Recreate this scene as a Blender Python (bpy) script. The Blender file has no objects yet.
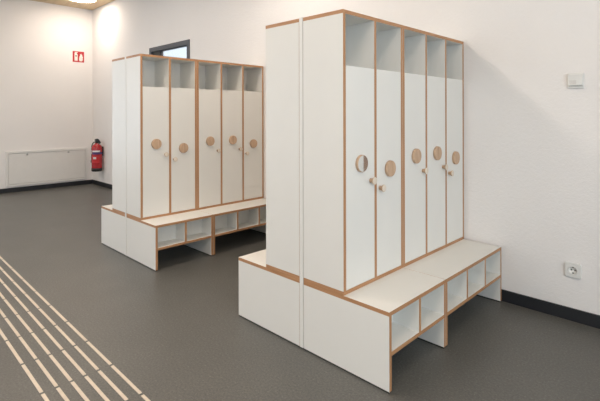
import bpy, bmesh, math, random
from mathutils import Vector, Matrix
random.seed(4)
S = bpy.context.scene
COL = S.collection

# ------------------------------------------------------------------ materials
def new_mat(name):
    m = bpy.data.materials.new(name); m.use_nodes = True
    nt = m.node_tree
    return m, nt, nt.nodes['Principled BSDF']

def ramp(nt, pts):
    r = nt.nodes.new('ShaderNodeValToRGB')
    e = r.color_ramp.elements
    while len(e) < len(pts): e.new(0.5)
    for el, (p, c) in zip(e, pts):
        el.position = p; el.color = (*c, 1)
    return r

def coords(nt, kind='Object', scale=(1, 1, 1)):
    tc = nt.nodes.new('ShaderNodeTexCoord'); mp = nt.nodes.new('ShaderNodeMapping')
    mp.inputs['Scale'].default_value = scale
    nt.links.new(tc.outputs[kind], mp.inputs['Vector'])
    return mp.outputs['Vector']

def noise(nt, vec, scale, detail=3, rough=.5):
    n = nt.nodes.new('ShaderNodeTexNoise')
    n.inputs['Scale'].default_value = scale; n.inputs['Detail'].default_value = detail
    n.inputs['Roughness'].default_value = rough
    nt.links.new(vec, n.inputs['Vector'])
    return n.outputs['Fac']

def bump(nt, b, fac, strength, dist):
    n = nt.nodes.new('ShaderNodeBump')
    n.inputs['Strength'].default_value = strength; n.inputs['Distance'].default_value = dist
    nt.links.new(fac, n.inputs['Height']); nt.links.new(n.outputs['Normal'], b.inputs['Normal'])

def plain(name, col, rough=.5, metal=0, var=.03, vscale=12, coat=0):
    m, nt, b = new_mat(name)
    v = coords(nt)
    r = ramp(nt, [(.3, tuple(c*(1-var) for c in col)), (.7, tuple(min(1, c*(1+var)) for c in col))])
    nt.links.new(noise(nt, v, vscale), r.inputs['Fac'])
    nt.links.new(r.outputs['Color'], b.inputs['Base Color'])
    b.inputs['Roughness'].default_value = rough; b.inputs['Metallic'].default_value = metal
    b.inputs['Coat Weight'].default_value = coat
    return m

def ply(name, axis):
    """birch plywood edge: layers across the board's thickness (axis), grain along it"""
    m, nt, b = new_mat(name)
    sc = [3, 3, 3]; sc[axis] = 160
    v = coords(nt, 'Object', tuple(sc))
    r = ramp(nt, [(.25, PLY_D), (.55, PLY_M), (.8, PLY_L)])
    nt.links.new(noise(nt, v, 2.2, 2), r.inputs['Fac'])
    nt.links.new(r.outputs['Color'], b.inputs['Base Color'])
    b.inputs['Roughness'].default_value = .5
    return m
PLY_D, PLY_M, PLY_L = (.34, .165, .072), (.46, .24, .115), (.55, .315, .17)

def paint(name, col, bs=.45):
    m, nt, b = new_mat(name)
    v = coords(nt)
    r = ramp(nt, [(.3, tuple(c*.985 for c in col)), (.7, tuple(min(1, c*1.01) for c in col))])
    nt.links.new(noise(nt, v, 1.5, 4), r.inputs['Fac'])
    nt.links.new(r.outputs['Color'], b.inputs['Base Color'])
    b.inputs['Roughness'].default_value = .85
    bump(nt, b, noise(nt, v, 55, 5, .65), bs, .006)
    return m

M = {}
M['white'] = plain('white_laminate', (.765, .757, .722), .42, var=.008, vscale=6)
M['ply'] = [ply('plywood_edge_x', 0), ply('plywood_edge_y', 1), ply('plywood_edge_z', 2)]
M['wall'] = paint('rough_wall_paint', (.83, .812, .80))
M['plaster'] = paint('far_wall_paint', (.83, .812, .80), .15)
M['black'] = plain('black_plastic', (.012, .012, .013), .45)
M['board'] = plain('baseboard_black', (.014, .016, .020), .5)
M['steel'] = plain('satin_steel', (.55, .55, .54), .3, 1)
M['plastic'] = plain('white_plastic', (.74, .74, .72), .35)
M['slot'] = plain('dark_slot', (.05, .05, .05), .6)
M['red'] = plain('red_enamel', (.42, .008, .014), .25, coat=.5)
M['signred'] = plain('sign_red', (.52, .018, .024), .4)
M['signwhite'] = plain('sign_white', (.85, .82, .76), .5)
M['label'] = plain('paper_label', (.78, .76, .78), .5)
M['labelblue'] = plain('violet_label', (.07, .035, .16), .5)
M['frame'] = plain('grey_frame', (.075, .085, .10), .4)
M['panel'] = plain('panel_white', (.76, .755, .735), .4, var=.01)
M['strip'] = plain('cream_strip', (.64, .56, .46), .5, var=.05, vscale=40)
M['brown'] = plain('brown_casing', (.30, .19, .13), .5)
M['gap'] = plain('seam_grey', (.55, .53, .50), .6)

# turned knob and disc wood
def wood(name, d, l, scale=(8, 60, 60), rough=.5):
    m, nt, b = new_mat(name)
    v = coords(nt, 'Object', scale)
    r = ramp(nt, [(.3, d), (.7, l)])
    nt.links.new(noise(nt, v, 1.0, 4), r.inputs['Fac'])
    nt.links.new(r.outputs['Color'], b.inputs['Base Color'])
    b.inputs['Roughness'].default_value = rough
    return m
M['beech'] = wood('beech', (.45, .295, .185), (.61, .425, .29), (40, 90, 8))
M['knobface'] = wood('pale_maple', (.66, .58, .48), (.74, .66, .56), (40, 90, 8))
M['ceil'] = wood('ceiling_wood', (.56, .42, .26), (.66, .51, .33), (1.5, 12, 12), .6)

m, nt, b = new_mat('mirror'); b.inputs['Metallic'].default_value = 1
b.inputs['Base Color'].default_value = (.9, .92, .92, 1); b.inputs['Roughness'].default_value = .03
M['mirror'] = m

m, nt, b = new_mat('rubber_floor')
v = coords(nt)
r1 = ramp(nt, [(.32, (.074, .073, .067)), (.58, (.133, .132, .122)), (.74, (.27, .268, .248))])
nt.links.new(noise(nt, v, 95, 4, .85), r1.inputs['Fac'])
r2 = ramp(nt, [(.3, (.88, .88, .88)), (.7, (1, 1, 1))])
nt.links.new(noise(nt, v, 3, 4), r2.inputs['Fac'])
mx = nt.nodes.new('ShaderNodeMix'); mx.data_type = 'RGBA'; mx.blend_type = 'MULTIPLY'
mx.inputs['Factor'].default_value = 1
nt.links.new(r1.outputs['Color'], mx.inputs['A']); nt.links.new(r2.outputs['Color'], mx.inputs['B'])
nt.links.new(mx.outputs['Result'], b.inputs['Base Color'])
b.inputs['Roughness'].default_value = .42
bump(nt, b, noise(nt, v, 260, 2, .7), .25, .002)
M['floor'] = m

m, nt, b = new_mat('lamp_diffuser')
b.inputs['Base Color'].default_value = (.9, .88, .84, 1)
b.inputs['Emission Color'].default_value = (1, .855, .725, 1)
b.inputs['Emission Strength'].default_value = 9.5
M['lamp'] = m

m, nt, b = new_mat('window_glass')
for n in list(nt.nodes):
    if n.type == 'BSDF_PRINCIPLED': nt.nodes.remove(n)
tr = nt.nodes.new('ShaderNodeBsdfTransparent'); gl = nt.nodes.new('ShaderNodeBsdfGlossy')
gl.inputs['Roughness'].default_value = .02
fr = nt.nodes.new('ShaderNodeFresnel'); fr.inputs['IOR'].default_value = 1.45
ge = nt.nodes.new('ShaderNodeNewGeometry'); mt = nt.nodes.new('ShaderNodeMath'); mt.operation = 'SUBTRACT'
mt.use_clamp = True     # reflect on the outer faces only
nt.links.new(fr.outputs[0], mt.inputs[0]); nt.links.new(ge.outputs['Backfacing'], mt.inputs[1])
ms = nt.nodes.new('ShaderNodeMixShader')
nt.links.new(mt.outputs[0], ms.inputs[0]); nt.links.new(tr.outputs[0], ms.inputs[1]); nt.links.new(gl.outputs[0], ms.inputs[2])
nt.links.new(ms.outputs[0], nt.nodes['Material Output'].inputs['Surface'])
M['glass'] = m

# ------------------------------------------------------------------ mesh helpers
def box(bm, x0, x1, y0, y1, z0, z1, mi=0):
    vs = [bm.verts.new((x, y, z)) for x in (x0, x1) for y in (y0, y1) for z in (z0, z1)]
    out = []
    for q in ((0, 1, 3, 2), (4, 6, 7, 5), (0, 4, 5, 1), (2, 3, 7, 6), (0, 2, 6, 4), (1, 5, 7, 3)):
        f = bm.faces.new([vs[i] for i in q]); f.material_index = mi; out.append(f)
    return out

def lathe(bm, prof, axis='z', n=32, mis=None, centre=(0, 0, 0)):
    """prof: list of (r, h); caps closed where r == 0"""
    rings = []
    for r, h in prof:
        ring = []
        k = 1 if r < 1e-6 else n
        for i in range(k):
            a = 2*math.pi*i/n
            p = (r*math.cos(a), r*math.sin(a), h)
            if axis == 'x': p = (p[2], p[0], p[1])
            if axis == 'y': p = (p[1], p[2], p[0])
            ring.append(bm.verts.new((p[0]+centre[0], p[1]+centre[1], p[2]+centre[2])))
        rings.append(ring)
    for j in range(len(rings)-1):
        a, c = rings[j], rings[j+1]
        for i in range(n):
            i2 = (i+1) % n
            q = [a[i % len(a)], a[i2 % len(a)], c[i2 % len(c)], c[i % len(c)]]
            q2 = []
            for w in q:
                if w not in q2: q2.append(w)
            if len(q2) >= 3:
                f = bm.faces.new(q2); f.smooth = True
                f.material_index = mis[j] if mis else 0

def tube(bm, pts, r, n=10):
    pts = [Vector(p) for p in pts]; rings = []
    for i, p in enumerate(pts):
        t = (pts[min(i+1, len(pts)-1)] - pts[max(i-1, 0)]).normalized()
        u = t.cross(Vector((0, 0, 1)))
        if u.length < .05: u = t.cross(Vector((0, 1, 0)))
        u.normalize(); w = t.cross(u)
        rings.append([bm.verts.new(p + r*(u*math.cos(2*math.pi*k/n) + w*math.sin(2*math.pi*k/n))) for k in range(n)])
    for a, c in zip(rings, rings[1:]):
        for k in range(n):
            f = bm.faces.new((a[k], a[(k+1) % n], c[(k+1) % n], c[k])); f.smooth = True
    bm.faces.new(rings[0]); bm.faces.new(rings[-1])

def prism(bm, pts, axis, lo, hi, mi=0):
    """polygon pts (2D) extruded along an axis ('x': pts are (y,z); 'y': pts are (x,z))"""
    def P(p, h): return (h, p[0], p[1]) if axis == 'x' else (p[0], h, p[1])
    a = [bm.verts.new(P(p, lo)) for p in pts]; c = [bm.verts.new(P(p, hi)) for p in pts]
    fs = [bm.faces.new(a), bm.faces.new(c)]
    for i in range(len(pts)):
        j = (i+1) % len(pts); fs.append(bm.faces.new((a[i], a[j], c[j], c[i])))
    for f in fs: f.material_index = mi

def obj(name, bm, mats, parent=None, bevel=0):
    bmesh.ops.recalc_face_normals(bm, faces=bm.faces[:])
    if bevel:
        bmesh.ops.bevel(bm, geom=bm.edges[:], offset=bevel, segments=2, profile=.5, affect='EDGES', clamp_overlap=True)
    me = bpy.data.meshes.new(name); bm.to_mesh(me); bm.free()
    for x in (mats if isinstance(mats, (list, tuple)) else [mats]): me.materials.append(x)
    o = bpy.data.objects.new(name, me); COL.objects.link(o)
    if parent: o.parent = parent
    return o

def tag(o, label, cat, group=None):
    o['label'] = label; o['category'] = cat
    if group: o['group'] = group
    return o

def thing(name, label, cat, loc=(0, 0, 0), rz=0, group=None):
    o = bpy.data.objects.new(name, None); COL.objects.link(o)
    o.empty_display_size = .1
    o.location = loc; o.rotation_euler = (0, 0, rz)
    return tag(o, label, cat, group)

def struct(name, bm, mats, parent=None, bevel=0):
    o = obj(name, bm, mats, parent, bevel)
    if not parent: o['kind'] = 'structure'
    return o

def copy_tree(o, parent=None):
    c = o.copy(); COL.objects.link(c)
    if parent: c.parent = parent
    for ch in list(o.children): copy_tree(ch, c)
    return c

# ------------------------------------------------------------------ room
XF, XN, YW, YL, ZC = -6.95, 3.6, 1.374, -4.6, 3.165
DX0, DX1, DZ = -4.73, -3.637, 2.23           # glazed door opening in the right wall
WT = .22

bm = bmesh.new(); box(bm, XF-.2, XN+.2, YL-.2, YW+WT, -.12, 0); struct('floor', bm, M['floor'])
bm = bmesh.new(); box(bm, XF-.2, XN+.2, YL-.2, YW+WT, ZC, ZC+.12); struct('ceiling', bm, M['ceil'])
bm = bmesh.new()
box(bm, XF-.2, DX0, YW, YW+WT, 0, ZC); box(bm, DX1, XN+.2, YW, YW+WT, 0, ZC); box(bm, DX0, DX1, YW, YW+WT, DZ, ZC)
struct('wall_right', bm, M['wall'])
BY0, BY1, BZ0, BZ1 = -4.2, -1.3, .3, 2.5      # tall window in the far wall, left of the picture
bm = bmesh.new()
box(bm, XF-.2, XF, YL-.2, BY0, 0, ZC); box(bm, XF-.2, XF, BY1, YW, 0, ZC)
box(bm, XF-.2, XF, BY0, BY1, 0, BZ0); box(bm, XF-.2, XF, BY0, BY1, BZ1, ZC)
struct('wall_back', bm, M['plaster'])
bm = bmesh.new()
for k in range(3):
    y = BY0 + (BY1-BY0-.07)*k/2; box(bm, XF-.13, XF-.06, y, y+.07, BZ0, BZ1)
box(bm, XF-.13, XF-.06, BY0, BY1, BZ0, BZ0+.07); box(bm, XF-.13, XF-.06, BY0, BY1, BZ1-.07, BZ1)
struct('window_3', bm, M['frame'])
VX0, VX1, VZ0, VZ1 = -6.2, 1.2, .9, 2.6       # window band added in the unseen left wall for fill light
bm = bmesh.new()
box(bm, XF, VX0, YL-.2, YL, 0, ZC); box(bm, VX1, XN, YL-.2, YL, 0, ZC)
box(bm, VX0, VX1, YL-.2, YL, 0, VZ0); box(bm, VX0, VX1, YL-.2, YL, VZ1, ZC)
struct('wall_left', bm, M['plaster'])
bm = bmesh.new()
for k in range(5):
    x = VX0 + (VX1-VX0-.07)*k/4; box(bm, x, x+.07, YL-.13, YL-.06, VZ0, VZ1)
box(bm, VX0, VX1, YL-.13, YL-.06, VZ0, VZ0+.07); box(bm, VX0, VX1, YL-.13, YL-.06, VZ1-.07, VZ1)
struct('added_window', bm, M['frame'])
# the wall behind the camera, with a wide window in it
WY0, WY1, WZ0, WZ1 = -3.9, .2, .75, 2.5
bm = bmesh.new()
box(bm, XN, XN+.2, YL-.2, WY0, 0, ZC); box(bm, XN, XN+.2, WY1, YW, 0, ZC)
box(bm, XN, XN+.2, WY0, WY1, 0, WZ0); box(bm, XN, XN+.2, WY0, WY1, WZ1, ZC)
struct('wall_front', bm, M['plaster'])
bm = bmesh.new()
for k in range(4):
    y = WY0 + (WY1-WY0-.07)*k/3; box(bm, XN+.06, XN+.13, y, y+.07, WZ0, WZ1)
box(bm, XN+.06, XN+.13, WY0, WY1, WZ0, WZ0+.07); box(bm, XN+.06, XN+.13, WY0, WY1, WZ1-.07, WZ1)
struct('window_1', bm, M['frame'])

# baseboards
BT = .012
D2a, D2b = .838, 1.86                         # extent of the added, unseen door
bm = bmesh.new()
box(bm, XF, DX0, YW-BT, YW, 0, .075); box(bm, DX1, D2a, YW-BT, YW, 0, .075); box(bm, D2b, XN, YW-BT, YW, 0, .075)
struct('baseboard_right', bm, M['board'])
bm = bmesh.new(); box(bm, XF, XF+BT, YL, YW-BT, 0, .075); struct('baseboard_back', bm, M['board'])

# glazed door in the right wall, seen over the far lockers
bm = bmesh.new()
F0, F1 = YW-.012, YW+.075
fw = .06
box(bm, DX0, DX0+fw, F0, F1, 0, DZ); box(bm, DX1-fw, DX1, F0, F1, 0, DZ); box(bm, DX0+fw, DX1-fw, F0, F1, DZ-fw, DZ)
d = struct('door_1', bm, M['frame'])
bm = bmesh.new()
lx0, lx1, lz = DX0+fw+.001, DX1-fw-.001, DZ-fw-.002
L0, L1 = F0+.02, F0+.06
box(bm, lx0, lx0+.24, L0, L1, .006, lz); box(bm, lx1-.012, lx1, L0, L1, .006, lz)
box(bm, lx0+.24, lx1-.012, L0, L1, lz-.012, lz); box(bm, lx0+.24, lx1-.012, L0, L1, .006, .2)
leaf = obj('door_leaf', bm, M['black'], d)
bm = bmesh.new(); box(bm, lx0+.24, lx1-.012, L0+.006, L0+.014, .2, lz-.012); obj('pane', bm, M['glass'], leaf)
bm = bmesh.new(); tube(bm, [(lx0+.05, L0, 1.05), (lx0+.05, L0-.05, 1.05), (lx0+.17, L0-.05, 1.05)], .01); obj('door_handle', bm, M['steel'], leaf)

# unseen white door with a brown casing, added for the round mirror to reflect
bm = bmesh.new()
box(bm, D2a, D2a+.062, YW-.02, YW, 0, 2.15); box(bm, D2b-.05, D2b, YW-.02, YW, 0, 2.15); box(bm, D2a+.062, D2b-.05, YW-.02, YW, 2.1, 2.15)
d2 = struct('added_door', bm, M['brown'])
bm = bmesh.new(); box(bm, D2a+.063, D2b-.051, YW-.012, YW-.001, .008, 2.098); obj('door_leaf', bm, M['panel'], d2)

# ------------------------------------------------------------------ lockers
T = .019
H0, H1 = .365, 1.766        # seat height, wardrobe top
DW, SE, GAP = .271, .260, .031
WA, WB = .547, .805
WD = .816                   # the three-door wardrobe
G = .002                    # hairline joint between neighbouring units
DOORZ = 1.493
FOOT = .008

def board(name, parent, x0, x1, y0, y1, z0, z1, axis):
    """white laminate board with plywood edges; axis = thickness direction"""
    bm = bmesh.new(); fs = box(bm, x0, x1, y0, y1, z0, z1, 1)
    i = axis*2
    fs[i].material_index = 0; fs[i+1].material_index = 0
    return obj(name, bm, [M['white'], M['ply'][axis]], parent)

def shadow_gap_strip(parent, x0, x1, y0, y1):  # black filler under a raised panel, standing in for the gap's shadow
    bm = bmesh.new(); box(bm, x0+.004, x1-.004, y0+.002, y1-.002, 0, FOOT)
    obj('shadow_gap_strip', bm, M['black'], parent)

def make_wardrobe(w, n, knob_sides, disc_z, mirror_first, label, group):
    r = thing('wardrobe', label, 'wardrobe', group=group)
    x0, x1 = -DW, 0
    y0, y1 = G/2, w-G/2
    h = H1-H0
    board('bottom_panel', r, x0, x1, y0, y1, 0, T, 2)
    board('top_panel', r, x0, x1, y0, y1, h-T, h, 2)
    board('side_panel', r, x0, x1, y0, y0+T, T, h-T, 1)
    board('side_panel', r, x0, x1, y1-T, y1, T, h-T, 1)
    board('back_panel', r, x0, x0+.008, y0+T, y1-T, T, h-T, 0)
    cw = (y1-y0-T*(n+1))/n
    for i in range(n):
        a = y0+T+i*(cw+T)
        if i: board('divider', r, x0+.008, x1, a-T, a, T, h-T, 1)
        dz = DOORZ-H0
        board('shelf', r, x0+.008, x1-T-.002, a, a+cw, dz-T, dz, 2)
        # door
        bm = bmesh.new(); fs = box(bm, -T, 0, a+.0015, a+cw-.0015, T+.0015, dz-.001, 1)
        fs[0].material_index = fs[1].material_index = 0
        d = obj('door', bm, [M['white'], M['ply'][0]], r)
        c = a+cw/2; z = disc_z[i]-H0
        bm = bmesh.new(); R = .0445
        if mirror_first and i == 0:
            lathe(bm, [(0, 0), (R, 0), (R, .013), (R-.002, .015), (R-.003, .015)], 'x', 40, centre=(0, c, z))
            ds = obj('disc', bm, M['beech'], d); ds['label'] = 'round wooden disc holding a mirror'
            bm = bmesh.new()
            lathe(bm, [(0, .0148), (R-.003, .0148), (R-.003, .0162), (0, .0162)], 'x', 40, centre=(0, c, z))
            mo = obj('mirror', bm, M['mirror'], ds); mo['label'] = 'round mirror'
            for p in mo.data.polygons: p.use_smooth = False
        else:
            lathe(bm, [(0, 0), (R, 0), (R, .0135), (R-.0015, .016), (0, .016)], 'x', 40, centre=(0, c, z))
            ds = obj('disc', bm, M['beech'], d)
            for p in ds.data.polygons:
                p.use_smooth = abs(p.normal.x) < .5
        # turned knob: slim neck flaring to a pale flat face
        ky = a+cw-.036 if knob_sides[i] > 0 else a+.031
        kz = disc_z[i]-.096-H0
        bm = bmesh.new()
        lathe(bm, [(0, 0), (.0115, 0), (.0105, .006), (.013, .014), (.018, .021), (.0200, .0255), (.0195, .028), (.0165, .0295), (0, .030)],
              'x', 28, [0, 0, 0, 0, 0, 0, 1, 1], centre=(0, ky, kz))
        obj('knob', bm, [M['beech'], M['knobface']], d)
    return r

CUB = .15      # depth of the shoe compartments
SH0, SH1 = .164, .183
def make_bench(w, n, label, group):
    r = thing('bench', label, 'bench', group=group)
    x0, x1 = -DW, SE
    y0, y1 = G/2, w-G/2
    board('seat', r, x0, x1, y0, y1, H0-T, H0, 2)
    for a in (y0, y1-T):
        board('side_panel', r, x0, x1, a, a+T, FOOT, H0-T, 1)
        shadow_gap_strip(r, x0, x1, a, a+T)
    board('shelf', r, x1-CUB, x1, y0+T, y1-T, SH0, SH1, 2)
    board('back_panel', r, x1-CUB-.008, x1-CUB, y0+T, y1-T, SH0, H0-T, 0)
    cw = (y1-y0-T*(n+1))/n
    for i in range(1, n):
        a = y0+T+i*(cw+T)
        board('divider', r, x1-CUB, x1, a-T, a, SH1, H0-T, 1)
    return r

def place(o, x, y, z, rz=0, label=None):
    o.location = (x, y, z); o.rotation_euler = (0, 0, rz)
    if label: o['label'] = label
    return o

GW, GB = 'white kindergarten wardrobes standing on the benches', 'white benches with open shoe compartments'
wA = make_wardrobe(WA, 2, [1, -1], [1.0, .951], True, 'x', GW)
wB = make_wardrobe(WD, 3, [1, 1, -1], [1.0, 1.0, .951], False, 'x', GW)
bA = make_bench(WA, 2, 'x', GB)
bB = make_bench(WB, 3, 'x', GB)
# a two-door wardrobe without the mirror, for the far row
wA2 = make_wardrobe(WA, 2, [1, -1], [1.0, .951], False, 'x', GW)

BK = -(2*DW+GAP)
L = WA+WB
X2, Y2 = -2.183, .010
place(wA, 0, 0, H0, 0, 'near white two-door wardrobe with a round mirror on its first door')
place(wB, 0, WA, H0, 0, 'near white three-door wardrobe, its end against the right wall')
place(bA, 0, 0, 0, 0, 'near white bench with two shoe compartments under the wardrobe with the mirror')
place(bB, 0, WA, 0, 0, 'near white bench with three shoe compartments, its end at the right wall')
place(copy_tree(wB), BK, WD, H0, math.pi, 'white wardrobe back to back with the mirror wardrobe, only its plain side showing')
place(copy_tree(bB), BK, WB, 0, math.pi, 'white bench behind the mirror wardrobe, jutting out left with a bright seat corner')
place(wA2, X2, Y2, H0, 0, 'far white two-door wardrobe with plain wooden discs, in the row beyond the near wardrobes')
place(copy_tree(wB), X2, Y2+WA, H0, 0, 'far white three-door wardrobe partly behind the near row, below the grey door frame')
place(copy_tree(bA), X2, Y2, 0, 0, 'far white bench with two shoe compartments, its open end by the aisle')
place(copy_tree(bB), X2, Y2+WA, 0, 0, 'far white bench with three shoe compartments, partly hidden by the near row')
place(copy_tree(wB), X2+BK, Y2+WD, H0, math.pi, 'white wardrobe at the back of the far row, only its narrow side showing')
place(copy_tree(bB), X2+BK, Y2+WB, 0, math.pi, 'white bench at the back of the far row, leftmost seat corner in the photo')

# upright spacer panel between the two backs of each row
def spacer(x, y, label):
    bm = bmesh.new()
    cx = -DW-GAP/2
    box(bm, cx-GAP/2+.0035, cx+GAP/2-.0035, -.001, L, FOOT, H1+.004)
    o = obj('spacer_panel', bm, M['white'])
    o.location = (x, y, 0)
    return tag(o, label, 'panel', 'spacer panels between wardrobes set back to back')
spacer(0, 0, 'thin white upright strip between the two near wardrobes standing back to back')
spacer(X2, Y2, 'thin white upright strip between the two far wardrobes standing back to back')

# ------------------------------------------------------------------ guide strips on the floor
LY = [-.774, -.8365, -.8975, -.959, -1.0205, -1.082]
STARTS = [-.532 - .327*k for k in range(0, 14)]
ORD = ['first', 'second', 'third', 'fourth', 'fifth', 'sixth', 'seventh', 'eighth', 'ninth', 'tenth']
ROW = ['row nearest the wardrobes', 'second row from the wardrobes', 'third row from the wardrobes',
       'fourth row from the wardrobes', 'fifth row from the wardrobes', 'outermost row']
# row: (index of the bar cut by the bottom edge, bars in view)
VIS = [(-1, 10), (0, 8), (0, 7), (0, 6), (0, 5), (0, 4)]
smesh = None
for j, y in enumerate(LY):
    k0, n = VIS[j]
    for q in range(n):
        k = k0+q
        xr = -.532 - .327*k       # right (near) end
        if smesh is None:
            bm = bmesh.new()
            w, l, hh = .0078, .310, .004
            box(bm, -l, 0, -w, w, 0, hh)
            o = obj('guide_strip', bm, M['strip'], bevel=.002); smesh = o
        else:
            o = smesh.copy(); COL.objects.link(o)
        o.location = (xr-.0085, y, 0)
        tag(o, 'cream floor bar, %s from the bottom edge in the %s' % (ORD[q], ROW[j]), 'floor strip', 'cream guide bars on the floor')

# ------------------------------------------------------------------ far wall things
# flat access panel
t = thing('wall_panel', 'wide flat white access panel low on the far wall left of the extinguisher', 'wall panel', (XF, .65, .1))
ya, yb, za, zb = -.622, .62, .0, .565
bm = bmesh.new(); w = .032
for a in ((ya, ya+w, za, zb), (yb-w, yb, za, zb), (ya+w, yb-w, za, za+w), (ya+w, yb-w, zb-w, zb)):
    box(bm, 0, .03, *a)
obj('frame', bm, M['panel'], t)
bm = bmesh.new(); box(bm, 0, .024, ya+w+.004, yb-w-.004, za+w+.004, zb-w-.004); obj('cover', bm, M['panel'], t, bevel=.002)
for ky in (-.326, .308):
    bm = bmesh.new(); lathe(bm, [(0, .024), (.017, .024), (.017, .032), (.013, .034), (0, .034)], 'x', 20, centre=(0, ky, .505)); obj('lock', bm, M['steel'], t)

# fire extinguisher on the right wall by the corner
ex, ey = -6.47, YW-.105
t = thing('fire_extinguisher', 'red fire extinguisher with a black foot hanging in the far corner', 'fire extinguisher', (ex, ey, .28))
R = .086
bm = bmesh.new()
lathe(bm, [(R, .045), (R, .39), (R*.97, .415), (R*.85, .44), (R*.6, .462), (.03, .472), (.025, .49), (0, .49)], n=36)
obj('cylinder', bm, M['red'], t)
bm = bmesh.new(); lathe(bm, [(0, 0), (R*.94, 0), (R*1.015, .012), (R*1.015, .055), (R, .058), (R*.9, .05), (0, .05)], n=36); obj('foot_ring', bm, M['black'], t)
va = thing_v = None
bm = bmesh.new(); lathe(bm, [(0, .485), (.028, .485), (.028, .515), (.02, .53), (0, .53)], n=20); va = obj('valve', bm, M['black'], t)
bm = bmesh.new()
prism(bm, [(-.07, .488), (-.066, .505), (-.03, .553), (.0, .562), (.032, .552), (.034, .528), (-.01, .525)], 'y', -.012, .012)
prism(bm, [(-.062, .470), (-.056, .484), (-.02, .515), (-.015, .495)], 'y', -.011, .011)
hd = obj('handle', bm, M['black'], va)
hd.matrix_parent_inverse = Matrix.Identity(4); hd.rotation_euler = (0, 0, math.radians(215))
bm = bmesh.new()
ha = math.radians(225)
ux, uy = math.cos(ha), math.sin(ha)
pts = []
for s, z in ((.02, .500), (.035, .505), (.055, .497), (.074, .472), (.088, .43), (.093, .38), (.093, .26), (.092, .19)):
    pts.append((ux*s, uy*s, z))
tube(bm, pts, .008)
tube(bm, [(ux*.094, uy*.094, .195), (ux*.098, uy*.098, .15)], .010)
obj('hose', bm, M['black'], t)
def label_patch(name, a0, a1, z0, z1, mat, rr):
    bm = bmesh.new(); n = 14; v = []
    for i in range(n+1):
        a = math.radians(a0+(a1-a0)*i/n)
        v.append([bm.verts.new((r*math.cos(a), r*math.sin(a), z)) for r in (R-.001, R+rr) for z in (z0, z1)])
    for a, c in zip(v, v[1:]):
        for p, q in ((0, 1), (1, 3), (3, 2), (2, 0)):
            bm.faces.new((a[p], a[q], c[q], c[p]))
    bm.faces.new([v[0][i] for i in (0, 1, 3, 2)]); bm.faces.new([v[-1][i] for i in (0, 1, 3, 2)])
    return obj(name, bm, mat, t)
o = label_patch('label', -75, 15, .335, .362, M['label'], .001); o['label'] = 'white band label'
o = label_patch('label', -75, 62, .295, .333, M['labelblue'], .001); o['label'] = 'dark violet band label'
o = label_patch('label', -112, -86, .30, .375, M['label'], .0015); o['label'] = 'narrow white label'
o = label_patch('label', -85, 10, .15, .275, M['signred'], .001); o['label'] = 'red instruction label'
o = label_patch('label', -62, -28, .215, .25, M['label'], .0016); o['label'] = 'small pale label'
bm = bmesh.new(); box(bm, -.02, .02, R-.004, .105, .26, .42); obj('wall_bracket', bm, M['black'], t)

# fire extinguisher sign on the far wall
t = thing('fire_sign', 'red square sign with white extinguisher and flame high on the far wall', 'sign', (XF, 1.133, 2.293))
sg = .096
bm = bmesh.new(); box(bm, 0, .003, -sg, sg, -sg, sg); obj('plate', bm, M['signred'], t)
bm = bmesh.new()
prism(bm, [(-.066, -.072), (-.014, -.072), (-.014, .038), (-.022, .052), (-.03, .056), (-.03, .066), (-.012, .07), (-.014, .082), (-.055, .082), (-.068, .05), (-.06, .045), (-.052, .06), (-.05, .056), (-.058, .052), (-.066, .038)], 'x', .003, .0042)
o = obj('extinguisher_symbol', bm, M['signwhite'], t); o['label'] = 'white extinguisher symbol'
bm = bmesh.new(); prism(bm, [(-.052, .002), (-.028, .002), (-.028, .022), (-.052, .022)], 'x', .0042, .0048)
obj('symbol_mark', bm, M['slot'], o)
bm = bmesh.new()
prism(bm, [(.022, -.078), (.06, -.078), (.074, -.05), (.07, -.02), (.078, .0), (.066, .01), (.064, .035), (.052, .05), (.046, .06), (.044, .038), (.034, .052), (.028, .058), (.03, .03), (.018, .005), (.012, -.03), (.012, -.06)], 'x', .003, .0042)
o = obj('flame_symbol', bm, M['signwhite'], t); o['label'] = 'white flame symbol'

# ------------------------------------------------------------------ right wall things
t = thing('power_socket', 'white square power socket above the black baseboard beside the near bench', 'socket', (.672, YW, .307))
s = .043
def ring_plate(bm, s, r, y0, y1, n=40):
    rows = []
    for i in range(n):
        a = 2*math.pi*(i+.5)/n; c, q = math.cos(a), math.sin(a); k = s/max(abs(c), abs(q))
        k2 = (s-.002)/max(abs(c), abs(q))
        rows.append([bm.verts.new(p) for p in ((c*k, y1, q*k), (c*k, y0+.002, q*k), (c*k2, y0, q*k2), (c*r, y0, q*r), (c*r, y1, q*r))])
    for i in range(n):
        a, c = rows[i], rows[(i+1) % n]
        for j in range(4): bm.faces.new((a[j], a[j+1], c[j+1], c[j]))
bm = bmesh.new(); ring_plate(bm, s, .0255, -.014, 0); obj('cover_plate', bm, M['plastic'], t)
bm = bmesh.new()
lathe(bm, [(.0255, -.0005), (.0255, -.0155), (.0235, -.0155), (.0215, -.012), (.0205, -.002), (0, -.002)], 'y', 40)
ins = obj('insert', bm, M['plastic'], t)
bm = bmesh.new()
for hx in (-.0095, .0095):
    lathe(bm, [(0, -.0026), (.0045, -.0026), (.0045, -.001), (0, -.001)], 'y', 16, centre=(hx, 0, 0))
for zz in (.0175, -.0175): box(bm, -.004, .004, -.010, -.002, zz-.002, zz+.002)
o = obj('contact_holes', bm, M['slot'], ins); o['label'] = 'dark contact holes'

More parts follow.
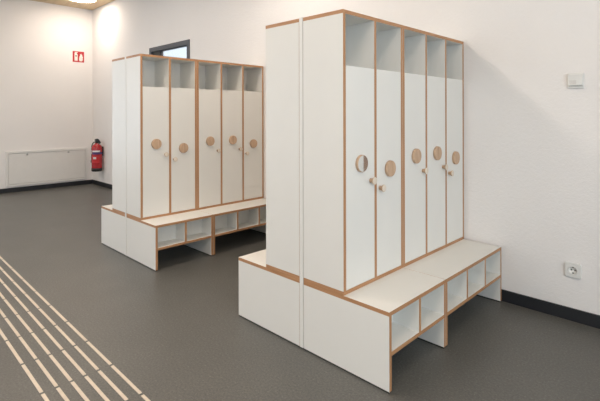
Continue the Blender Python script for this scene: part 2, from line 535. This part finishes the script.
t = thing('wall_control', 'small white wall control box high on the right wall above the socket', 'wall control', (.688, YW, 1.451))
bm = bmesh.new(); box(bm, -.042, .042, -.010, 0, -.046, .046); obj('back_plate', bm, M['plastic'], t, bevel=.002)
bm = bmesh.new(); box(bm, -.039, .039, -.022, -.010, -.030, .040); obj('cover', bm, M['plastic'], t, bevel=.004)
bm = bmesh.new()
for q in range(6): box(bm, -.028+q*.006, -.0255+q*.006, -.0226, -.0215, -.022, .002)
obj('vent_slots', bm, M['gap'], t)
bm = bmesh.new(); box(bm, -.036, .036, -.016, -.010, -.0345, -.0315); obj('lower_slot', bm, M['gap'], t)

# ------------------------------------------------------------------ ceiling lamps
def lamp(x, y, label, on=True):
    t = thing('ceiling_lamp', label, 'ceiling lamp', (x, y, ZC), group='round ceiling lamps')
    bm = bmesh.new(); lathe(bm, [(0, 0), (.218, 0), (.218, -.012), (.208, -.014), (.208, -.006), (0, -.006)], n=48); obj('housing', bm, M['plastic'], t)
    bm = bmesh.new(); lathe(bm, [(0, -.008), (.206, -.008), (.206, -.014), (.18, -.018), (0, -.020)], n=48); obj('diffuser', bm, M['lamp'], t)
    return t
l0 = lamp(-6.23, .94, 'round glowing ceiling lamp over the far corner, cut by the top edge')
for x, y in ((-3.95, -.3), (-1.45, .55), (1.3, -.9), (-6.29, -2.2), (-3.9, -2.2), (-1.45, -.8), (-1.45, -2.2), (.9, -2.4), (2.9, -1.2), (-3.9, -3.7), (-1.5, -3.7), (.9, -3.7)):
    c = copy_tree(l0); c.location = (x, y, ZC)
    c['label'] = 'round ceiling lamp of the same kind, outside the photo'

# ------------------------------------------------------------------ daylight and added fill
def area(name, loc, rot, sx, sy, energy, col):
    l = bpy.data.lights.new(name, 'AREA'); l.shape = 'RECTANGLE'; l.size = sx; l.size_y = sy
    l.energy = energy; l.color = col
    o = bpy.data.objects.new(name, l); COL.objects.link(o); o.location = loc; o.rotation_euler = rot
    return o
# daylight through the window behind the camera (points to -x)
area('daylight_and_fill', (XN-.02, (WY0+WY1)/2, (WZ0+WZ1)/2), (0, math.radians(90), 0), WZ1-WZ0-.1, WY1-WY0-.1, 20, (.77, .90, 1.0))

# added warm fill light at the made-up left-wall windows (points to +y)
area('daylight_and_fill', ((VX0+VX1)/2, YL+.02, (VZ0+VZ1)/2), (math.radians(-90), 0, 0), VX1-VX0-.1, VZ1-VZ0-.1, 106, (1.0, .905, .845))

# cool daylight through the tall window in the far wall (points to +x)
area('daylight_and_fill', (XF+.02, (BY0+BY1)/2, (BZ0+BZ1)/2), (0, math.radians(-90), 0), BZ1-BZ0-.1, BY1-BY0-.1, 11, (.68, .84, 1.0))

W = bpy.data.worlds.new('sky'); S.world = W; W.use_nodes = True
bg = W.node_tree.nodes['Background']
bg.inputs['Color'].default_value = (.78, .89, 1.0, 1); bg.inputs['Strength'].default_value = .30

# ------------------------------------------------------------------ camera
f, cx, cy, yaw, px, py, roll = 436.73, 300.0, 114.68, .7755, 1.3423, -1.6695, -.0022
cam = bpy.data.cameras.new('camera'); co = bpy.data.objects.new('camera', cam); COL.objects.link(co)
cam.sensor_fit = 'HORIZONTAL'; cam.sensor_width = 36; cam.lens = 36*f/600
cam.shift_x = (300-cx)/600; cam.shift_y = -(200.5-cy)/600
co.location = (px, py, 1.25)
co.rotation_mode = 'XYZ'
co.rotation_euler = (Matrix.Rotation(yaw, 3, 'Z') @ Matrix.Rotation(math.pi/2, 3, 'X') @ Matrix.Rotation(roll, 3, 'Z')).to_euler()
cam.clip_start = .02
S.camera = co
S.view_settings.view_transform = 'Standard'; S.view_settings.look = 'None'
S.view_settings.gamma = 1; S.view_settings.use_curve_mapping = False
S.view_settings.exposure = 1.97
